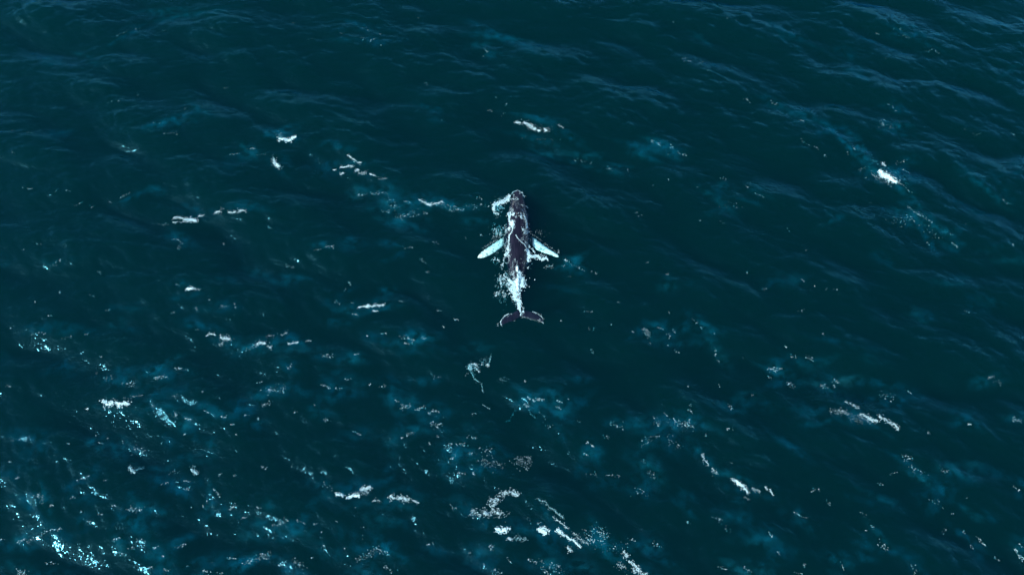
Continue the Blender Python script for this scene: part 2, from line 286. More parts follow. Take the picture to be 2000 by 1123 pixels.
def build_sea():
    xs, ys = axis(-72.0, 72.0, 0.15), axis(-32.0, 62.0, 0.15)
    X, Y = np.meshgrid(xs, ys, indexing='ij')
    x, y, z, r = sea_displace(X, Y)
    nx, ny = X.shape
    co = np.stack([x, y, z], -1).reshape(-1, 3)
    i, j = np.meshgrid(np.arange(nx - 1), np.arange(ny - 1), indexing='ij')
    v0 = (i * ny + j).ravel()
    quads = np.stack([v0, v0 + ny, v0 + ny + 1, v0 + 1], -1)
    # the box of water below, so that the sea has a body
    loop = np.concatenate([np.arange(nx) * ny, (nx - 1) * ny + np.arange(1, ny), (np.arange(nx - 2, -1, -1)) * ny + ny - 1, np.arange(ny - 2, 0, -1)])
    low = co[loop].copy(); low[:, 2] = -60.0
    n0 = len(co); m = len(loop)
    co = np.concatenate([co, low])
    k = np.arange(m); k2 = (k + 1) % m
    side = np.stack([loop[k2], loop[k], n0 + k, n0 + k2], -1)
    quads = np.concatenate([quads, side])
    nq = len(quads)
    me = bpy.data.meshes.new('sea')
    me.vertices.add(len(co)); me.vertices.foreach_set('co', co.astype(np.float32).ravel())
    loops = np.concatenate([quads.ravel(), (n0 + np.arange(m))[::-1]])
    me.loops.add(len(loops)); me.loops.foreach_set('vertex_index', loops.astype(np.int32))
    me.polygons.add(nq + 1)
    me.polygons.foreach_set('loop_start', np.concatenate([np.arange(nq) * 4, [nq * 4]]).astype(np.int32))
    sm = np.ones(nq + 1, bool); sm[-m - 1:] = False
    me.polygons.foreach_set('use_smooth', sm)
    me.update(calc_edges=True)
    at = me.attributes.new('ripple', 'FLOAT', 'POINT')
    at.data.foreach_set('value', np.concatenate([r.ravel(), np.full(m, 0.75)]).astype(np.float32))
    me.materials.append(WATER)
    o = bpy.data.objects.new('sea', me); COL.objects.link(o)
    return tag(o, 'dark teal open sea with wind ripples and low waves', 'sea', kind='structure')
build_sea()

# ------------------------------------------------------------------ the humpback whale
# photo row, photo column of the spine, half width, half height, height of the back over the water
SPINE = [(370.6, 1011, .06, .05, -.03), (373, 1011, .30, .14, .04), (378, 1011, .50, .28, .12), (385, 1011, .66, .44, .20), (395, 1011.5, .82, .62, .27),
         (405, 1012, .94, .78, .33), (418, 1012.5, 1.08, .96, .42), (424, 1012.5, 1.14, 1.02, .39), (440, 1012.5, 1.26, 1.2, .40), (460, 1012, 1.34, 1.3, .42),
         (485, 1011.5, 1.28, 1.28, .42), (505, 1011, 1.14, 1.16, .36), (520, 1011, .98, 1.04, .30), (535, 1011, .80, .9, .15),
         (552, 1011.5, .60, .74, .05), (572, 1012, .43, .58, -.02), (590, 1014, .31, .42, -.05), (604, 1015.6, .25, .26, -.06), (615, 1017, .14, .10, -.08)]

def loft(rings, closed_ends=True):
    bm = bmesh.new()
    vs = [[bm.verts.new(p) for p in r] for r in rings]
    n = len(rings[0])
    for a, b in zip(vs[:-1], vs[1:]):
        for k in range(n):
            bm.faces.new((a[k], a[(k + 1) % n], b[(k + 1) % n], b[k]))
    bm.faces.new(vs[0][::-1]); bm.faces.new(vs[-1])
    bmesh.ops.recalc_face_normals(bm, faces=bm.faces)
    return bm

def spine_at(row):
    T = np.array(SPINE)
    return [np.interp(row, T[:, 0], T[:, c]) for c in range(1, 5)]

def build_whale():
    rows = np.concatenate([[370.6, 371.4, 373, 375], np.arange(378, 616, 3.0)])
    T = np.array(SPINE)
    rings = []
    for row in rows:
        col, a, b, top = spine_at(row)
        c = on_sea(col, row)
        ring = []
        t = (row - 370) / 247.0
        for k in range(32):
            q = 2 * math.pi * k / 32
            cx, cz = math.cos(q), math.sin(q)
            e = 0.86 if t > 0.25 else 0.95
            a_ = a * 0.93
            X = a_ * math.copysign(abs(cx) ** e, cx); Z = b * math.copysign(abs(cz) ** e, cz)
            if row < 418 and cz > 0: Z *= 0.88 + 0.12 * math.exp(-(X / (0.16)) ** 2)      # flat rostrum with a middle ridge
            if row > 545 and cz > 0: X *= 1 - 0.35 * cz                                      # keeled tail stock
            ring.append((c[0] + X, c[1], top - b + Z))
        rings.append(ring)
    parts = [loft(rings)]
    # splash guard and blowhole hump, dorsal fin, knobs on the tail stock, head tubercles
    def lump(u, v, rx, ry, rz, dz, sink=0.3):
        _, a, b, top = spine_at(v)
        c = on_sea(u, v, top)
        col = spine_at(v)[0]
        off = (u - col) * 0.047
        z = top - b + b * math.sqrt(max(0.05, 1 - (off / a) ** 2)) + dz
        bm = bmesh.new()
        bmesh.ops.create_icosphere(bm, subdivisions=2, radius=1.0)
        for q in bm.verts: q.co = Vector((on_sea(u, v)[0] + q.co.x * rx, on_sea(u, v)[1] + q.co.y * ry, z - sink * rz + q.co.z * rz))
        parts.append(bm)
    lump(1012.5, 416.5, .34, .42, .16, 0.0)
    dz0 = on_sea(1011, 524)
    fin = [(-.75, .0, .0), (-.45, .10, .06), (-.1, .11, .13), (.22, .08, .17), (.42, .04, .14), (.5, .02, .03)]
    rr = []
    _, a, b, top = spine_at(524)
    for (dy, hw, h) in fin:
        rr.append([(dz0[0] + sx * max(hw, .02), dz0[1] - dy, top - 0.15 + sz) for sx, sz in ((-1, 0), (-.6, .15 + h * .6), (0, .15 + h), (.6, .15 + h * .6), (1, 0), (0, -.1))])
    parts.append(loft(rr))
    for k in range(6): lump(1011.3 + k * .3, 538 + 8 * k, .10, .16, .09, 0.02)
    rnd = random.Random(5)
    for k in range(7): lump(1011.3, 376 + 5.2 * k, .07, .09, .07, -0.02)
    for s in (-1, 1):
        for k in range(8): lump(1011.5 + s * (5.5 + .85 * k) * .92, 377 + 4.6 * k, .07, .09, .07, -.02)
    # flippers: along the arm, leading and trailing edge, thickness
    def flipper(pts, z0, z1):
        rings = []
        T = np.array(pts, float); t = np.linspace(0, len(T) - 1, 4 * (len(T) - 1) + 1)
        T = np.stack([np.interp(t, np.arange(len(T)), T[:, c]) for c in range(5)], -1)
        for i in range(3, len(T) - 2):                     # knobs along the leading edge
            k = 0.075 * (i % 3 == 0) - 0.03
            T[i, 0] -= k * (T[i, 2] - T[i, 0]); T[i, 1] -= k * (T[i, 3] - T[i, 1])
        pts = [tuple(q) for q in T]; n = len(pts)
        for i, (lu, lv, tu, tv, th) in enumerate(pts):
            z = z0 + (z1 - z0) * i / (n - 1)
            A, B = on_sea(lu, lv), on_sea(tu, tv)
            ring = []
            for k in range(12):
                q = 2 * math.pi * k / 12
                f = 0.5 - 0.5 * math.cos(q); hgt = th * (1.5 if q < math.pi else 0.8) * math.sin(q) * (1 - 0.35 * f)
                ring.append((A[0] + (B[0] - A[0]) * f, A[1] + (B[1] - A[1]) * f, z + hgt))
            rings.append(ring)
        parts.append(loft(rings))
    flipper([(1000, 447, 1002, 466, .20), (988, 455, 992, 470, .17), (980, 461, 985, 473.5, .14), (970, 467.5, 977, 481, .13), (960, 474.5, 967.5, 488.5, .12),
             (949, 482, 957, 495, .11), (940, 489, 947, 499.5, .09), (934.5, 495, 938, 501.5, .06), (932.5, 499.5, 934, 501.5, .04)], -.46, -.29)
    flipper([(1024, 446, 1022, 466, .20), (1036, 456.5, 1033, 470, .17), (1045, 461.5, 1039.5, 475.5, .14), (1055, 469, 1048, 484, .13), (1064, 476, 1058.5, 489, .12),
             (1073, 483, 1069, 492.5, .10), (1082, 488.5, 1079, 496.5, .08), (1090, 494, 1088, 499.5, .06), (1092.5, 498, 1091.5, 500, .04)], -.46, -.29)
    # flukes: rib after rib from one tip to the other (leading edge, trailing edge)
    fl = [(979.5, 636, 980.6, 637.0, .03), (977.6, 630, 983.5, 633.5, .04), (978.5, 625, 989, 630, .05), (985, 617.4, 996, 628, .07), (994, 612.2, 1003.5, 625, .10),
          (1003, 608.3, 1010, 621, .13), (1010, 604, 1014.5, 618, .16), (1016, 601, 1018, 616.4, .18), (1021.5, 604, 1024, 617.8, .16), (1029, 604.8, 1032, 620, .13),
          (1039, 607.4, 1042, 622.4, .10), (1047.6, 610.4, 1050, 625, .07), (1055, 615.8, 1056, 628, .05), (1060, 621.5, 1060.2, 630.5, .04), (1061.8, 627, 1061.8, 632, .03)]
    rings = []
    for i, (lu, lv, tu, tv, th) in enumerate(fl):
        A, B = on_sea(lu, lv), on_sea(tu, tv)
        z = -0.15 - 0.05 * math.cos(math.pi * (i - 7) / 7.0)
        rings.append([(A[0] + (B[0] - A[0]) * (.5 - .5 * math.cos(q)), A[1] + (B[1] - A[1]) * (.5 - .5 * math.cos(q)), z + th * math.sin(q) * (1 - .5 * (.5 - .5 * math.cos(q))))
                      for q in [2 * math.pi * k / 12 for k in range(12)]])
    parts.append(loft(rings))
    bm = bmesh.new()
    for p in parts:
        t = bpy.data.meshes.new('t'); p.to_mesh(t); bm.from_mesh(t); bpy.data.meshes.remove(t); p.free()
    me = bpy.data.meshes.new('shells'); bm.to_mesh(me); bm.free()
    tmp = bpy.data.objects.new('shells', me); COL.objects.link(tmp)
    rm = tmp.modifiers.new('one_skin', 'REMESH'); rm.mode = 'VOXEL'; rm.voxel_size = 0.04; rm.use_smooth_shade = True
    sm = tmp.modifiers.new('soft', 'SMOOTH'); sm.factor = 0.5; sm.iterations = 3
    dg = bpy.context.evaluated_depsgraph_get()
    body = bpy.data.meshes.new_from_object(tmp.evaluated_get(dg))
    bpy.data.objects.remove(tmp)
    body.name = 'humpback_whale'
    n = len(body.vertices)
    co = np.empty(n * 3, np.float32); body.vertices.foreach_get('co', co); co = co.reshape(-1, 3)
    body.polygons.foreach_set('use_smooth', np.ones(len(body.polygons), bool))
    rowsY = np.array([on_sea(s[1], s[0])[1] for s in SPINE])[::-1]
    half = np.interp(co[:, 1], rowsY, np.array([s[2] for s in SPINE])[::-1])
    midx = np.interp(co[:, 1], rowsY, np.array([on_sea(s[1], s[0])[0] for s in SPINE])[::-1])
    y_hi, y_lo = on_sea(1012, 448)[1], on_sea(1012, 506)[1]
    d = np.abs(co[:, 0] - midx) - half
    pale = np.clip((d + 0.02) / 0.22, 0, 1) * (co[:, 1] < y_hi) * (co[:, 1] > y_lo)
    a = body.attributes.new('pale', 'FLOAT', 'POINT'); a.data.foreach_set('value', pale.astype(np.float32))
    body.materials.clear(); body.materials.append(SKIN)
    o = bpy.data.objects.new('humpback_whale', body); COL.objects.link(o)
    tag(o, 'dark humpback whale with white flippers swimming at the sea surface', 'whale')
    # the two nostrils behind the splash guard
    for s in (-1, 1):
        bm = bmesh.new(); bmesh.ops.create_uvsphere(bm, u_segments=10, v_segments=6, radius=1.0)
        c = on_sea(1012.5 + s * 2.0, 419.5, 0.42)
        M = Matrix.Translation((c[0], c[1], 0.455)) @ Matrix.Rotation(s * 0.35, 4, 'Z') @ Matrix.Diagonal((.045, .17, .035, 1))
        bm.transform(M)
        e = bpy.data.meshes.new('blowhole'); bm.to_mesh(e); bm.free(); e.materials.append(SKIN)
        b = bpy.data.objects.new('blowhole', e); COL.objects.link(b); b.parent = o
    return o
whale = build_whale()
dg = bpy.context.evaluated_depsgraph_get()
WB = BVHTree.FromObject(whale, dg)

# ------------------------------------------------------------------ foam: clots of bubbles lying on the water and on the whale
def ico():
    bm = bmesh.new(); bmesh.ops.create_icosphere(bm, subdivisions=1, radius=1.0)
    v = np.array([q.co[:] for q in bm.verts]); f = np.array([[q.index for q in p.verts] for p in bm.faces]); bm.free()
    return v, f
ICO_V, ICO_F = ico()
SHAPES = [ICO_V * (1 + 0.22 * np.random.default_rng(40 + k).normal(size=(len(ICO_V), 1))) for k in range(8)]

FINE = 0.42
DENS = 0.85
STRAY = 0.10
SLIM = 1.0
class Foam:
    def __init__(self): self.p = []; self.r = []; self.a = []; self.n = []; self.name = 'foam_patch'
    def drop(self, u, v, r, stretch=1.0, ang=0.0, depth=None, flat=0.45):
        """clots at spots of the photograph: on the whale where it stands out of the water, else afloat (or `depth` metres under)"""
        u = np.atleast_1d(np.asarray(u, float)); v = np.atleast_1d(np.asarray(v, float)); n = len(u)
        r = np.broadcast_to(np.asarray(r, float), n) * FINE
        P = on_sea(u, v)
        for _ in range(2):
            P = on_sea(u, v, sea_height(P[:, 0], P[:, 1]))
        P[:, 2] += 0.25 * r * flat
        dep = np.zeros(n) if depth is None else np.broadcast_to(np.asarray(depth, float), n)
        D = ray(u, v)
        P += D / np.abs(D[:, 2:3]) * dep[:, None]
        if True:
            for i in np.nonzero((np.abs(u - 1012) < 60) & (v > 365) & (v < 642))[0]:
                h = WB.ray_cast(Vector(CAM), Vector(D[i]).normalized())
                if h[0] is not None and h[0].z > P[i, 2] - (0.02 if dep[i] == 0 else 0.0):
                    P[i] = h[0] + h[1] * (0.15 * r[i])
        self.p.append(P); self.r.append(np.stack([r * stretch, r, r * flat], -1))
        self.a.append(np.broadcast_to(np.asarray(ang, float), n) + RNG.normal(0, 0.35, n))
        self.n.append('bubbles' if dep.mean() > 0.05 else self.name)
    def spots(self, u, v, su, sv, n, r=(.03, .07), depth=None, lace=None, rot=0.0, stretch=1.4):
        n = max(3, int(n * DENS)); k = n * (5 if lace else 1)
        a, b = RNG.normal(0, 1, k) * su, RNG.normal(0, 1, k) * sv
        c, s_ = math.cos(rot), math.sin(rot)
        U, V = u + a * c - b * s_, v + a * s_ + b * c
        self.name = 'foam_patch'
        if lace: U, V = laced(U, V, lace, n)
        m = len(U)
        self.drop(U, V, r[0] + (r[1] - r[0]) * RNG.random(m) ** 2.2, stretch, -rot, depth if depth is None or np.isscalar(depth) else RNG.uniform(depth[0], depth[1], m))
    def line(self, pts, w, n, r=(.04, .09), depth=None, lace=None, stretch=1.5, fray=0.15):
        P = np.array(pts, float); self.name = 'foam_streak'
        w = np.broadcast_to(np.asarray(w, float), len(P))
        seg = np.hypot(*(P[1:] - P[:-1]).T); cum = np.concatenate([[0], np.cumsum(seg)])
        n = max(3, int(n * DENS)); k = n * (4 if lace else 1)
        t = RNG.random(k) * cum[-1]
        U, V, W = (np.interp(t, cum, q) for q in (P[:, 0], P[:, 1], w))
        i = np.clip(np.searchsorted(cum, t) - 1, 0, len(seg) - 1)
        d = (P[1:] - P[:-1])[i] / seg[i][:, None]
        wob = np.interp(t, np.linspace(0, cum[-1], max(4, int(cum[-1] / 4))), RNG.normal(0, 0.45, max(4, int(cum[-1] / 4))))
        W = W * SLIM
        off = (RNG.uniform(-.5, .5, k) + RNG.normal(0, fray, k) + wob * 0.7) * W
        U, V = U - d[:, 1] * off, V + d[:, 0] * off
        ang = -np.arctan2(d[:, 1], d[:, 0])
        stray = RNG.random(k) < STRAY
        U = U + stray * RNG.normal(0, 0.5, k) * (W + 2.0); V = V + stray * RNG.normal(0, 0.4, k) * (W + 2.0)
        if lace:
            keep = laced_mask(U, V, lace); U, V, ang = U[keep][:n], V[keep][:n], ang[keep][:n]
        m = len(U)
        self.drop(U, V, r[0] + (r[1] - r[0]) * RNG.random(m) ** 1.8, stretch, ang, depth if depth is None or np.isscalar(depth) else RNG.uniform(depth[0], depth[1], m))
    def mesh(self, name, P, R, A, org):
        n = len(P); nv = len(ICO_V)
        T = np.stack(SHAPES)[RNG.integers(0, len(SHAPES), n)] * R[:, None, :]
        c, s_ = np.cos(A)[:, None], np.sin(A)[:, None]
        C = np.stack([T[..., 0] * c - T[..., 1] * s_, T[..., 0] * s_ + T[..., 1] * c, T[..., 2]], -1) + P[:, None, :] - org
        F = (ICO_F[None] + (np.arange(n) * nv)[:, None, None]).reshape(-1, 3)
        me = bpy.data.meshes.new(name)
        me.vertices.add(n * nv); me.vertices.foreach_set('co', C.astype(np.float32).ravel())
        me.loops.add(F.size); me.loops.foreach_set('vertex_index', F.astype(np.int32).ravel())
        me.polygons.add(len(F)); me.polygons.foreach_set('loop_start', (np.arange(len(F)) * 3).astype(np.int32))
        me.polygons.foreach_set('use_smooth', np.ones(len(F), bool))
        me.update(calc_edges=True); me.materials.append(FOAM)
        o = bpy.data.objects.new(name, me); COL.objects.link(o)
        return o
    def build(self, name):
        """a patch of foam: an empty on the water with one part for each streak, patch or cloud of bubbles"""
        org = np.concatenate(self.p).mean(0)
        e = bpy.data.objects.new(name, None); e.location = org; COL.objects.link(e)
        for P, R, A, n in zip(self.p, self.r, self.a, self.n):
            if len(P):
                o = self.mesh(n, P, R, A, org); o.parent = e; o['kind'] = 'stuff'
        return e
    def build_one(self, name):
        P, R, A = np.concatenate(self.p), np.concatenate(self.r), np.concatenate(self.a)
        org = P.mean(0); o = self.mesh(name, P, R, A, org); o.location = org
        return o

def laced_mask(U, V, k):
    """threads of a foam net: near the zero lines of a noise field"""
    q = sample(CHOP, U * 0.14 * k + 3.1, V * 0.14 * k + 9.7)[:, 0] / 0.033
    q2 = sample(CHOP, U * 0.09 * k + 43.1, V * 0.09 * k + 19.7)[:, 0] / 0.033
    return (np.abs(q) < 0.30) | (np.abs(q2) < 0.16)
def laced(U, V, k, n):
    m = laced_mask(U, V, k); return U[m][:n], V[m][:n]

# ---- white water round the whale
f = Foam()
f.line([(998, 383.5), (991, 388), (985, 393), (977, 395.5), (966.5, 398.8), (964.2, 405), (964.4, 412)], [5, 7, 5.5, 5, 4.5, 3, 3], 620, (.05, .12), fray=.22)
f.line([(964.5, 413), (967, 417), (972, 418), (975, 420)], 2.5, 60, (.04, .07))
f.spots(974, 406, 5, 5, 120, (.05, .11), depth=(.15, .7), lace=.8)
f.spots(969, 419, 3, 5, 30, (.03, .06), depth=(.0, .4))
f.line([(990, 383), (980, 391), (968, 396)], 7, 70, (.03, .06), depth=(.05, .35))
tag(f.build('splash'), 'hooked white splash thrown out left of the whale\'s snout', 'splash')

f = Foam()
f.line([(998.6, 379.5), (1003.6, 374.5), (1010.5, 371.6), (1016, 374), (1021, 378), (1023.3, 384)], 1.4, 150, (.03, .055), depth=(.03, .28))
f.line([(1017, 374.8), (1021, 378)], 1.2, 24, (.03, .06)); f.line([(1022.2, 381), (1023.3, 386)], 2.2, 30, (.03, .06), depth=(.0, .1))
tag(f.build('bow_wave'), 'thin pale blue bow wave curving round the whale\'s snout', 'wave')

f = Foam()
f.line([(1002.2, 383), (1004.6, 379)], 1.0, 16, (.03, .05)); f.line([(1014.6, 375.6), (1016, 378.4)], 1.0, 14, (.03, .05))  # highlights on the wet snout, modelled as short white streaks
f.line([(998, 389), (1004, 388.6), (1010, 389.5), (1012.5, 391)], 2.6, 70, (.03, .06), lace=1.6); f.line([(1009.6, 386), (1010.6, 391)], 1.2, 18, (.03, .055))
f.spots(1006, 394, 5, 3, 60, (.02, .045)); f.spots(1013, 400, 6, 2, 46, (.02, .04)); f.line([(1009.5, 400), (1009.5, 408)], .6, 14, (.02, .035))
f.line([(1017, 399.5), (1024, 401), (1031.5, 406.5)], 1.3, 60, (.03, .05))
for q in range(9): f.line([(996.2 + q * .9, 404 + q * .5), (994.3 + q * 1.0, 415)], .8, 16, (.025, .045), fray=.3)
f.line([(992, 416), (994, 419), (995.5, 424)], 4.0, 110, (.05, .1)); f.line([(996, 414), (998, 421)], 3.4, 80, (.04, .08))
f.line([(1004, 416), (1002, 421.5)], 3.2, 70, (.05, .09)); f.line([(1012.5, 415), (1012, 419)], 1.8, 26, (.04, .07)); f.spots(1008, 423, 1.3, 1.6, 26, (.03, .06)); f.spots(1014.5, 422, 1.0, 1.2, 16, (.03, .05))
f.line([(1017.4, 416.5), (1018.6, 423), (1019, 427)], [1.6, 3.4, 2], 80, (.05, .09))
f.line([(1019, 408), (1022.5, 416), (1026, 426)], 1.4, 70, (.03, .06)); f.line([(1022, 404), (1026, 412), (1029.4, 422)], 1.2, 56, (.03, .05), lace=2)
tag(f.build('foam'), 'thin foam and white patches washing over the whale\'s head and blowholes', 'foam')

f = Foam()
f.line([(993, 422), (995, 432), (998, 437)], 3.2, 120, (.05, .1)); f.spots(1000.2, 437.5, 2.2, 3.4, 170, (.07, .14)); f.line([(997, 441), (993.6, 450)], 3.4, 90, (.05, .1), lace=1.4)
f.line([(1002, 443), (1001, 450), (996.8, 455.5), (994.4, 463.6), (993.2, 476), (991.6, 490)], [1.2, 1.4, 1.6, 2.4, 3, 3.4], 330, (.04, .085))
f.line([(990, 484), (992.4, 491), (987.7, 500.6)], [3, 4, 4.5], 170, (.05, .1)); f.line([(991, 468), (988.5, 480), (986.8, 492)], 2.6, 60, (.03, .07), lace=1.4)
f.line([(987, 501), (984, 505), (983.4, 510)], 1.8, 40, (.03, .06)); f.spots(993.6, 499.5, 2.2, 1.8, 50, (.04, .08))
f.line([(983, 508), (986, 513), (991, 514), (995, 509), (994, 504)], 1.2, 60, (.03, .05), depth=(.02, .25))
tag(f.build('foam'), 'white foam line running down the left side of the whale\'s back', 'foam')

f = Foam()
f.line([(1024.8, 421), (1027.3, 428), (1028.2, 435.6), (1029.6, 446)], [2, 2.6, 3, 3], 210, (.05, .09)); f.line([(1019, 425), (1025, 430)], 1.2, 26, (.03, .06))
f.line([(1019.8, 446), (1024, 452), (1027.5, 457.5)], 4, 110, (.04, .075), lace=1.8); f.line([(1027.5, 457.5), (1033.5, 452)], 2.0, 40, (.04, .07)); f.spots(1027, 451, 3, 3, 70, (.04, .07), lace=1.6)
f.line([(1007.4, 459), (1010, 462.8), (1016, 469.8), (1023, 476), (1028, 484), (1030.4, 490)], [.9, 1.1, 1.3, 1.5, 2, 2.6], 230, (.035, .06), fray=.08)
f.line([(1025.4, 472.3), (1029.8, 478), (1035, 482), (1040, 486), (1043.5, 492)], 2.6, 120, (.035, .065), lace=1.6)
f.spots(1022, 468, 4, 3.5, 40, (.03, .05), depth=(.05, .3))
tag(f.build('foam'), 'foam lines crossing the right side of the whale\'s back', 'foam')

f = Foam()
f.line([(1030.5, 486), (1033, 494), (1033, 501), (1032.6, 511)], [3, 5.5, 6, 3], 330, (.06, .13)); f.line([(1034, 498.4), (1041, 499), (1048.3, 500), (1056.8, 505.2), (1063, 503.6), (1067, 502.6), (1069.3, 507)], [5, 4.4, 4, 4, 3.6, 3, 2], 480, (.05, .12))
f.spots(1058, 500, 5, 2.4, 50, (.03, .06)); f.line([(1046, 500), (1045.5, 507)], 2.4, 30, (.04, .06), depth=(.0, .2))
f.line([(1040, 486), (1045, 495)], 1.6, 40, (.03, .06)); f.spots(1029, 513, 4, 5, 70, (.03, .07), depth=(.08, .5), lace=1.4); f.line([(1029, 524), (1033, 521)], 1.6, 22, (.04, .06))
tag(f.build('splash'), 'white splash reaching out right of the whale below its right flipper', 'splash')

f = Foam()
for q in range(24):
    u = RNG.uniform(1001, 1013); v = RNG.uniform(503, 530)
    f.line([(u, v), (u - .5, v + RNG.uniform(5, 13))], .9, 14, (.02, .045), fray=.3)
f.line([(1000, 524), (997, 533), (1003, 541), (1009, 546)], 6, 130, (.03, .06), lace=1.8)
f.line([(1011, 520.6), (1012, 533), (1013.4, 544)], [3.4, 5.5, 7], 420, (.06, .12)); f.line([(1013.6, 541), (1014, 551), (1011, 560), (1009.5, 566)], [8, 15, 14, 14], 900, (.07, .15))
f.line([(994, 545), (997, 549), (1001, 552), (1010, 552)], [4, 5, 5, 7], 300, (.06, .12)); f.line([(1014, 548), (1022.6, 551)], [8, 4], 160, (.06, .12))
f.line([(1009, 564), (1006, 573), (1006.5, 580)], [14, 10, 6], 420, (.07, .14)); f.line([(1014.5, 566), (1014.6, 578), (1015.5, 590)], 3.2, 130, (.04, .09), lace=1.6)
f.line([(1006, 578), (1010.5, 588.5), (1014, 597), (1014, 604)], [7, 5.5, 5, 4], 420, (.05, .11), fray=.25)
f.line([(1014, 603), (1016.4, 607), (1017.8, 611.3), (1016.4, 616.4)], [2.6, 1.6, 1.8, 1.6], 80, (.04, .08)); f.line([(1021.4, 606.5), (1022.4, 610.4)], 1.8, 30, (.05, .08)); f.spots(1022.6, 602.6, .5, .9, 6)
f.line([(1001, 567), (1004, 580), (1009, 597)], 4, 70, (.03, .06), depth=(.03, .3)); f.line([(1024, 549), (1027, 550), (1026, 558), (1022, 562)], 2.4, 90, (.04, .07), lace=1.5, depth=(0, .15))
tag(f.build('white_water'), 'thick white water boiling over the whale\'s tail stock', 'foam')

f = Foam()
f.spots(985, 548, 7, 8, 190, (.035, .075), lace=.9, depth=(0, .12)); f.spots(985, 549, 7, 9, 90, (.04, .1), depth=(.1, .6), lace=.7); f.line([(978.5, 537), (975.6, 545), (978, 556)], 2.2, 60, (.04, .08)); f.spots(984, 545, 1.2, .8, 22, (.05, .09)); f.spots(992.6, 555.6, 1.6, 1.4, 34, (.05, .1))
f.line([(983, 536), (988, 540), (993, 543)], 2.4, 40, (.04, .08)); f.line([(970.6, 569.5), (968.4, 579)], 1.8, 46, (.05, .09)); f.spots(974, 573, 1.4, 1.8, 24, (.04, .07)); f.spots(985, 578, 1.6, 1.6, 26, (.04, .08)); f.line([(981, 571), (989, 575)], 1.4, 22, (.04, .07))
f.spots(980, 580, 9, 7, 60, (.03, .06), depth=(.1, .7)); f.line([(962.6, 509), (968, 503.4)], 1.6, 26, (.04, .07)); f.line([(971.4, 505.4), (975.6, 511)], 1.8, 24, (.05, .08)); f.spots(981.6, 517, 1.4, 2, 30, (.05, .09)); f.spots(968, 510, 5, 4, 24, (.05, .09), depth=(.3, .8)); f.spots(980, 524, 1, 4, 12, (.03, .06), depth=(0, .2))
tag(f.build('bubble_net'), 'lacy bubbles floating left of the whale\'s tail stock', 'foam')

f = Foam()
f.line([(965.6, 446.6), (971, 450), (970, 459)], 1.8, 60, (.035, .07), depth=(0, .12)); f.line([(978, 452.6), (975.6, 460)], 1.6, 34, (.035, .06), depth=(0, .12)); f.spots(976, 451, 8, 5, 110, (.03, .06), lace=1.1, depth=(0, .3)); f.spots(975, 448, 9, 6, 60, (.05, .09), depth=(.3, .9))
f.line([(989, 440), (988, 447), (989, 455)], 3.2, 70, (.035, .07), lace=1.3); f.line([(988, 456), (978, 462), (966, 470), (952, 480), (942, 487)], 3, 80, (.025, .05)); f.spots(967, 463, 4, 3, 36, (.03, .05)); f.spots(982, 480, 5, 8, 40, (.03, .06), depth=(.05, .4)); f.spots(970, 493, 2, 3, 16, (.03, .06), depth=(.1, .3))
tag(f.build('bubble_net'), 'lacy bubbles floating along the whale\'s left flipper', 'foam')

f = Foam()
f.line([(1036, 457), (1048, 464), (1060, 473), (1075, 484), (1090, 493)], 2.4, 70, (.02, .045)); f.spots(1053.5, 451.5, 3, 2.5, 12, (.03, .05)); f.spots(1091, 492, 2, 3, 22, (.025, .05)); f.spots(1033, 466, 3, 4, 40, (.03, .055), depth=(.0, .3)); f.spots(1060, 456, 10, 5, 16, (.02, .035))
tag(f.build('bubble_net'), 'fine bubbles along the leading edge of the whale\'s right flipper', 'foam')

f = Foam()
f.line([(994, 613), (989, 614.8), (985, 618), (980.6, 622.7), (977.8, 628.4), (978.6, 632), (980.4, 636)], [.8, 1, 1.1, 1.1, 1.3, 1.3, 1], 150, (.03, .055), fray=.05); f.spots(998.4, 613.5, .7, .7, 8, (.03, .06)); f.spots(991.6, 616, .8, 1, 10, (.03, .05)); f.spots(972.5, 633, .8, 1.8, 12, (.03, .05))
f.line([(1008, 624.5), (1003, 627.5)], 1, 8, (.02, .03))
tag(f.build('foam_edge'), 'thin white edge of foam along the whale\'s left fluke', 'foam')
f = Foam()
f.line([(1040, 608.6), (1047.6, 611.2), (1056.8, 617.7), (1061, 622.7)], [.8, 1.1, 1.2, 1.1], 90, (.03, .05), fray=.05); f.spots(1055, 626, 3.5, 2, 34, (.02, .045)); f.line([(1059, 627), (1061.4, 632)], 1.2, 18, (.03, .05)); f.line([(1021, 618.5), (1036, 623), (1048, 626)], 1.6, 40, (.02, .045)); f.spots(1020.5, 619, 1.2, 1.0, 14, (.02, .045))
tag(f.build('foam_edge'), 'thin white edge of foam along the whale\'s right fluke', 'foam')

# ---- the whale's trail behind it
f = Foam()
f.spots(917.5, 717.5, 2.0, 3.2, 90, (.04, .09), depth=(0, .3)); f.line([(917, 714), (924, 710), (931, 714), (934, 724)], 4, 90, (.03, .07), lace=1.4); f.spots(925, 717, 5, 4, 110, (.03, .07), depth=(.1, .5), lace=1.0); f.spots(935.6, 726, 1.0, 1.2, 14, (.04, .07))
f.line([(919, 724), (922, 729), (926.6, 739.5), (937, 747)], [3, 2, 1.6, 1.2], 90, (.03, .06), depth=(.1, .6)); f.line([(940.5, 748), (941.5, 757), (943, 765)], 1.3, 40, (.03, .05), depth=(.1, .35))
f.line([(959.6, 690), (957.5, 700), (953, 715)], [1.4, 1.8, 2.6], 50, (.03, .06), depth=(.1, .6)); f.spots(953, 713, 1.8, 1.8, 36, (.04, .08)); f.spots(945, 706, 5, 4, 50, (.03, .06), depth=(.1, .5)); f.spots(941.8, 711, .8, .8, 8); f.spots(911, 731, 3, 1.5, 6, (.03, .05))
tag(f.build('foam_swirl'), 'hooked foam swirl on the water behind the whale\'s flukes', 'foam')

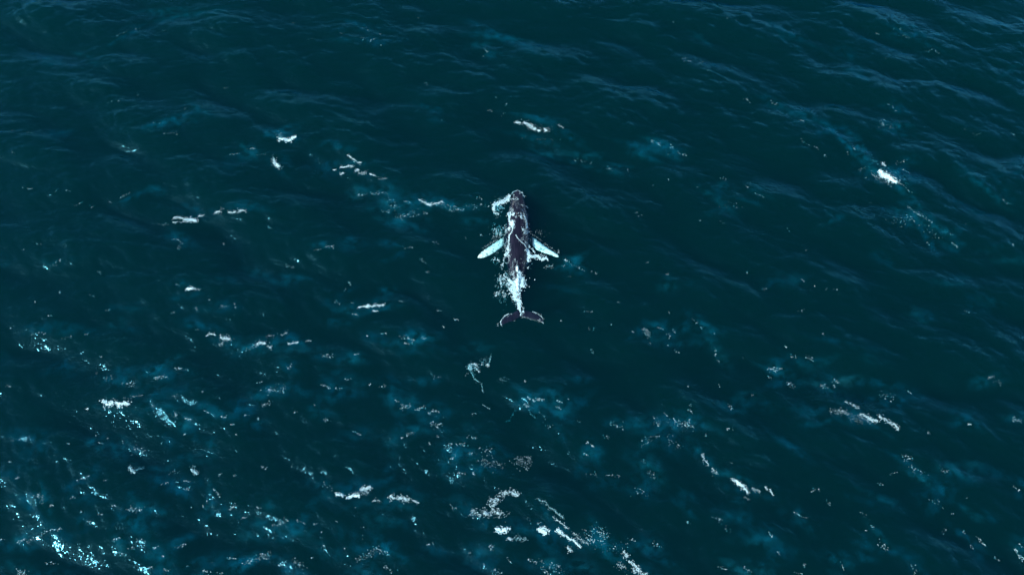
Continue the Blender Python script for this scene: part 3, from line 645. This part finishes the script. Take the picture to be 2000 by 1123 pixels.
f = Foam()
f.line([(989, 823.5), (996, 820), (1001, 807.5), (1011, 798), (1021, 791.4)], 2.4, 60, (.02, .045), depth=(.6, 1.5)); f.line([(1031, 797), (1036, 806), (1047.8, 819)], 2.2, 40, (.02, .045), depth=(.3, .9)); f.line([(1053, 803), (1066, 818)], 2, 24, (.02, .05), depth=(.1, .4)); f.line([(942.6, 789.7), (957, 798.6)], 1.2, 26, (.03, .05), depth=(0, .2)); f.spots(984, 741, 5, 3, 34, (.02, .05), depth=(.1, .4)); f.spots(1026, 744.5, 1, 1, 8, (.04, .07))
tag(f.build('bubble_trail'), 'faint teal bubble trail shaped like a peak below the foam swirl', 'foam')

# ---- whitecaps: (label, strokes)
DENS = 1.3; STRAY = 0.34; FINE = 0.42; SLIM = 0.75
def cap(label, *strokes):
    f = Foam()
    for s_ in strokes: f.line(*s_[:3], **(s_[3] if len(s_) > 3 else {}))
    return tag(f.build('whitecap'), label, 'whitecap', 'whitecaps on the open sea')
B = dict(r=(.05, .12)); M_ = dict(r=(.03, .075)); T_ = dict(r=(.02, .045));
cap('largest solid whitecap, breaking on the wave far right of the whale', ([(1717, 333), (1724, 341), (1733, 347), (1742, 351), (1750, 356)], [3.5, 7, 7, 5.5, 3.5], 620, B), ([(1727, 338), (1737, 343), (1741, 349)], 3, 90, M_), ([(1723, 317), (1729, 324)], 2.5, 50, M_), ([(1751, 356), (1766, 362)], 1.2, 22, T_), ([(1705, 344), (1720, 352), (1738, 360)], 6, 40, T_),
    ([(1700, 300), (1712, 318), (1735, 332), (1760, 350), (1775, 360)], 10, 60, dict(r=(.03, .06), depth=(.3, 1.2))))
cap('crescent whitecap on the wave in the upper left', ([(545, 270), (553, 271), (560, 274), (568, 271.5), (579, 268)], [3, 3.4, 4.6, 3.6, 2.4], 300, B), ([(543, 277), (547, 276)], 2, 24, M_), ([(545, 262), (551, 268)], 8, 40, dict(r=(.03, .06), depth=(.05, .5))))
cap('small ragged whitecap below the crescent one in the upper left', ([(533, 312), (538, 319), (545, 326)], [5, 7, 6], 170, M_), ([(540, 320), (545, 325)], 2, 50, B), ([(530, 308), (548, 330)], 9, 60, dict(r=(.03, .06), depth=(.05, .4))))
cap('broken whitecap ahead of the whale above its head', ([(1007, 239), (1017, 240)], 3, 70, M_), ([(1023, 238), (1032, 245), (1038, 250), (1047, 250)], [3, 5, 7, 5], 260, M_), ([(1050, 255), (1054, 257)], 3, 50, M_), ([(1062, 252), (1069, 256)], 4, 60, M_), ([(1089, 245), (1101, 250)], 2.4, 40, T_), ([(1030, 248), (1075, 254)], 10, 60, T_))
cap('double streaked whitecap far left of the whale\'s head', ([(339, 425), (350, 425), (358, 427)], 3, 120, M_), ([(360, 429), (372, 428), (384, 429)], [3.5, 5, 4.5], 190, B), ([(387, 423), (397, 421)], 2, 30, M_), ([(337, 435), (347, 433)], 2, 26, M_), ([(353, 433), (366, 433)], 2, 26, M_))
cap('sparkling whitecap row just right of the double streaked one', ([(419, 418), (430, 413)], 3, 50, M_), ([(445, 415), (460, 415)], 3, 60, M_), ([(463, 415), (480, 412)], 4, 60, M_), ([(430, 408), (440, 408)], 3, 14, T_))
cap('thin curved whitecap just left of the hooked splash', ([(818, 390), (828, 395), (837, 400), (848, 398), (858, 396), (866, 394)], [2, 2.4, 4, 2.6, 2, 2], 170, M_), ([(835, 399), (842, 400)], 2.5, 40, B))
cap('long broken whitecap in the left below the middle', ([(200, 784), (212, 788), (222, 787)], [5, 6, 5], 190, B), ([(227, 787), (240, 787), (252, 787.5)], [4, 5, 4.5], 190, B), ([(229, 793), (235, 794)], 2.5, 40, M_), ([(202, 793), (204, 798)], 1.6, 14, M_), ([(168, 800), (172, 797)], 2, 20, M_), ([(240, 778), (275, 772)], 4, 26, T_))
cap('bright whitecap rising to the right, left of the ragged foam mat', ([(656, 966), (670, 965)], [3, 5], 70, B), ([(677, 972), (690, 968), (702, 966)], 4, 130, B), ([(704, 957), (712, 955), (724, 951)], [6, 7, 5], 140, M_), ([(690, 962), (722, 962)], 7, 70, T_))
cap('ragged whitecap between the rising bright one and the ragged foam mat', ([(761, 970), (770, 972)], 5, 70, M_), ([(774, 970), (800, 975)], 8, 120, M_), ([(806, 976), (818, 982)], 3, 30, M_), ([(727, 979), (742, 977)], 4, 40, T_))
cap('small compact whitecap just below the ragged foam mat near the bottom edge', ([(969, 1032), (980, 1035), (990, 1036)], [4, 8, 5], 190, B), ([(989, 1030), (997, 1034)], 3, 40, M_), ([(992, 1051), (1000, 1053)], 4, 60, M_), ([(1005, 1050), (1028, 1050)], 8, 60, dict(r=(.03, .06), depth=(.0, .3))))
cap('compact whitecap at the upper end of the long diagonal streak near the bottom edge', ([(1052, 1031), (1058, 1038), (1067, 1042)], [4, 8, 4], 190, B), ([(1058, 1030), (1074, 1036)], 5, 70, M_))
cap('long diagonal whitecap streak near the bottom edge, below the whale', ([(1088, 1032), (1096, 1040), (1110, 1050), (1122, 1056), (1134, 1070)], [4, 5, 4, 3.4, 2.4], 320, M_), ([(1088, 1034), (1096, 1041)], 3, 50, B), ([(1120, 1040), (1135, 1054), (1150, 1062)], 6, 110, T_), ([(1106, 1070), (1116, 1076)], 5, 50, M_), ([(1080, 1008), (1095, 1020), (1110, 1032)], 2.4, 60, M_))
cap('whitecap cut by the bottom edge, right of the long diagonal streak', ([(1216, 1078), (1226, 1086)], 5, 60, M_), ([(1228, 1094), (1240, 1104), (1250, 1110)], 6, 120, M_), ([(1205, 1098), (1222, 1106)], 10, 70, T_), ([(1236, 1112), (1262, 1122)], 8, 90, M_))
cap('steep diagonal whitecap in the lower right', ([(1369, 886), (1378, 900), (1383, 906)], 2.6, 60, M_), ([(1390, 914), (1400, 924)], 6, 60, T_), ([(1430, 934), (1444, 944), (1455, 952), (1460, 962)], [4, 8, 6, 3], 220, M_), ([(1438, 940), (1450, 950)], 3, 60, B), ([(1468, 952), (1484, 962)], 4, 50, T_), ([(1494, 950), (1511, 966)], 3.4, 50, M_), ([(1455, 970), (1462, 975)], 2, 12, T_))
cap('long fine diagonal whitecap in the right half', ([(1620, 800), (1645, 806)], 10, 60, T_), ([(1644, 800), (1656, 812)], 8, 60, T_), ([(1650, 784), (1662, 788), (1678, 798)], 2.4, 60, M_), ([(1680, 808), (1690, 812), (1702, 818)], 6, 90, M_), ([(1700, 818), (1714, 824)], 5, 70, M_), ([(1716, 813), (1730, 820), (1742, 827), (1757, 838)], [4, 4, 5, 4], 190, M_), ([(1660, 812), (1700, 824)], 12, 80, T_))
cap('thin level whitecap left of the whale\'s flukes', ([(699, 600), (712, 598), (728, 597), (740, 596), (751, 595)], [1.6, 2.4, 3.6, 4, 2.4], 200, M_), ([(717, 598), (722, 598)], 3, 30, B), ([(728, 607), (738, 607)], 2, 30, M_), ([(688, 614), (698, 614)], 2, 14, T_))
cap('small compact whitecap high in the lower left quarter', ([(363, 563), (370, 564), (380, 564)], [3.4, 5, 3], 140, M_), ([(368, 564), (376, 564)], 2.5, 40, B), ([(381, 564), (390, 566)], 3, 20, T_))
cap('clotted whitecap left of the level one', ([(402, 655), (410, 652), (421, 653)], 3, 50, M_), ([(430, 658), (438, 664), (450, 661)], [4, 8, 5], 130, M_), ([(427, 672), (436, 673)], 5, 30, T_))
cap('ragged whitecap right of the clotted one', ([(501, 674), (510, 672), (518, 669)], [5, 6, 4], 120, M_), ([(523, 675), (530, 679)], 3, 30, M_), ([(519, 656), (535, 655)], 4, 26, T_), ([(550, 656), (561, 650)], 5, 30, T_), ([(562, 671), (572, 671), (584, 669)], 2.4, 80, M_), ([(596, 666), (608, 665)], 2.4, 24, T_))
cap('curved whitecap with hanging streaks above the thin curved one', ([(677, 302), (686, 308), (695, 315), (706, 318)], [1.6, 1.8, 3, 3.2], 90, M_), ([(665, 327), (676, 327), (689, 324)], 2.8, 110, M_), ([(693, 334), (700, 331)], 4, 50, M_), ([(700, 337), (716, 337)], 6, 90, T_), ([(721, 341), (734, 344)], 2.6, 40, M_), ([(664, 341), (672, 338)], 3, 36, M_), ([(738, 350), (757, 349)], 2.6, 30, T_), ([(650, 332), (656, 332)], 2, 22, M_))
cap('compact tall whitecap near the lower left corner', ([(253, 911), (256, 919), (263, 925)], [3, 5, 5], 120, dict(r=(.04, .08), depth=(0, .12))), ([(263, 918), (282, 914)], 4, 40, dict(r=(.03, .05), depth=(.05, .3))))
cap('pale whitecap right of the tall one near the lower left corner', ([(372, 918), (380, 921), (386, 925)], [4, 6, 5], 90, dict(r=(.04, .08), depth=(0, .12))), ([(376, 910), (382, 912)], 4, 14, dict(r=(.03, .05), depth=(.05, .3))))
cap('ragged foam mat spread near the bottom edge directly below the whale', ([(1005, 902), (1018, 906), (1030, 906), (1040, 900)], 20, 80, dict(r=(.025, .06))), ([(940, 900), (985, 910)], 14, 70, T_), ([(955, 986), (968, 976), (980, 964), (1000, 958), (1012, 968)], [8, 10, 8, 8, 6], 330, dict(r=(.03, .07), lace=1.2)), ([(962, 985), (980, 1008)], 16, 130, dict(r=(.03, .08), lace=1.1)), ([(1000, 962), (1012, 968)], 4, 60, M_),
    ([(925, 1000), (945, 1000), (962, 1004)], 9, 130, dict(r=(.03, .09), lace=1.3)), ([(1048, 972), (1065, 982), (1084, 998), (1100, 1012)], 4, 110, dict(r=(.03, .06), depth=(.0, .3))))

# ---- flecks: foam and sun glints alike, modelled as white clots on the water (from, to, spread, number)
f = Foam()
BEYOND = []
for _ in range(160):
    u, v = RNG.uniform(-700, 2700), RNG.uniform(-250, 1900)
    if -10 < u < 2010 and -10 < v < 1133: continue
    BEYOND.append((u, v, u + RNG.uniform(3, 50), v + RNG.uniform(-10, 14), RNG.uniform(1, 4), int(RNG.integers(4, 30))))
for (u0, v0, u1, v1, sp, n) in FL + BEYOND:
    n = max(1, int(n * 1.05 + RNG.random()))
    t = RNG.random(n); g = RNG.random(n)
    U = u0 + (u1 - u0) * t + RNG.normal(0, sp * .8, n); V = v0 + (v1 - v0) * t + RNG.normal(0, sp * .8, n)
    near = 0.35 + 0.65 * min(1.0, max(0.0, (v0 - 150) / 500.0))
    lo = max(0.0, 1.0 - v0 / 700.0) * 0.25
    dep = np.where(g < 0.36 + lo, RNG.uniform(.1, .7, n), 0.0)
    ang = math.atan2(-(v1 - v0), (u1 - u0)) if abs(u1 - u0) > 6 else 0.1
    f.drop(U, V, (.022 + .050 * RNG.random(n) ** 2.8) * (0.75 + .25 * near), 2.1, ang, dep, 0.4)
tag(f.build_one('foam_glint_flecks'), 'tiny white flecks of foam and modelled sun glints strewn in clusters over the dark sea', 'foam flecks', kind='stuff')

# ---- sky sheen and fine bubbles, both painted as pale sunk clouds: thin-edged lenses, densest in the middle
def cloud_material():
    m, N, L = mat('bubble_sheen')
    out = N.new('ShaderNodeOutputMaterial')
    at = N.new('ShaderNodeAttribute'); at.attribute_name = 'dense'
    tc = N.new('ShaderNodeTexCoord')
    no = N.new('ShaderNodeTexNoise'); no.inputs['Scale'].default_value = 1.5; no.inputs['Detail'].default_value = 4.0
    L.new(tc.outputs['Object'], no.inputs['Vector'])
    mr = N.new('ShaderNodeMapRange'); mr.inputs['From Min'].default_value = 0.38; mr.inputs['From Max'].default_value = 0.68
    L.new(no.outputs['Fac'], mr.inputs['Value'])
    mu = N.new('ShaderNodeMath'); mu.operation = 'MULTIPLY'
    L.new(at.outputs['Fac'], mu.inputs[0]); L.new(mr.outputs[0], mu.inputs[1])
    tr = N.new('ShaderNodeBsdfTransparent'); df = N.new('ShaderNodeBsdfDiffuse'); df.inputs['Color'].default_value = (0.85, 0.88, 0.9, 1)
    mx = N.new('ShaderNodeMixShader')
    L.new(mu.outputs[0], mx.inputs[0]); L.new(tr.outputs[0], mx.inputs[1]); L.new(df.outputs[0], mx.inputs[2])
    L.new(mx.outputs[0], out.inputs['Surface'])
    return m

def bubble_sheen_clouds():
    r = np.random.default_rng(77)
    nr, na = 6, 20
    V, F, D = [], [], []
    def lens(c, ang, a, b, dense):
        base = sum(len(v) for v in V); pts = []; den = []
        wob = 1 + 0.22 * np.sin(2 * np.linspace(0, 2 * np.pi, na, False) + r.uniform(0, 6)) + 0.16 * np.sin(3 * np.linspace(0, 2 * np.pi, na, False) + r.uniform(0, 6))
        for side in (1, -1):
            for i in range(nr + 1):
                t = i / nr
                for k in range(na):
                    q = 2 * math.pi * k / na
                    px, py = a * t * wob[k] * math.cos(q), b * t * wob[k] * math.sin(q)
                    pts.append((c[0] + px * math.cos(ang) - py * math.sin(ang), c[1] + px * math.sin(ang) + py * math.cos(ang), c[2] + side * 0.25 * b * (1 - t * t)))
                    den.append(dense * (1 - t * t) ** 2 if side > 0 else 0.0)
            o = base + (0 if side > 0 else (nr + 1) * na)
            for i in range(nr):
                for k in range(na):
                    k2 = (k + 1) % na
                    q = (o + i * na + k, o + (i + 1) * na + k, o + (i + 1) * na + k2, o + i * na + k2)
                    F.append(q if side > 0 else q[::-1])
        V.append(np.array(pts)); D.extend(den)
    spots = [(cx, cy, ang, L_, A) for cx, cy, ang, L_, A, w_, b_ in CRESTS]
    for _ in range(90):
        p = on_sea(r.uniform(0, 2000), 1123 * r.random() ** 0.6)
        spots.append((p[0], p[1], r.uniform(-.6, .3), r.uniform(.8, 2.4), 0.05))
    for cx, cy, ang, L_, A in spots:
        for _ in range(2):
            dep = r.uniform(1.6, 3.0)
            P = np.array([cx + r.normal(0, .4 + .2 * L_), cy + r.normal(0, .5), 0.0]); d = P - CAM; P = P + d / abs(d[2]) * dep
            if abs(P[0] - on_sea(1012, 500)[0]) < 3.2 and abs(P[1] - on_sea(1012, 500)[1]) < 9: continue
            lens(P, ang + r.normal(0, .25), L_ * r.uniform(.7, 1.2) + .5, r.uniform(.5, 1.1), min(.18, (0.04 + 0.72 * A) * r.uniform(.5, 1.2)))
    V = np.concatenate(V); org = V.mean(0)
    me = bpy.data.meshes.new('bubble_sheen_clouds'); me.from_pydata((V - org).tolist(), [], F)
    me.polygons.foreach_set('use_smooth', np.ones(len(F), bool))
    a = me.attributes.new('dense', 'FLOAT', 'POINT'); a.data.foreach_set('value', np.array(D, np.float32))
    me.materials.append(cloud_material())
    o = bpy.data.objects.new('bubble_sheen_clouds', me); o.location = org; COL.objects.link(o)
    tag(o, 'soft blue clouds of fine bubbles and painted sky sheen under the wave crests', 'bubbles', kind='stuff')
bubble_sheen_clouds()
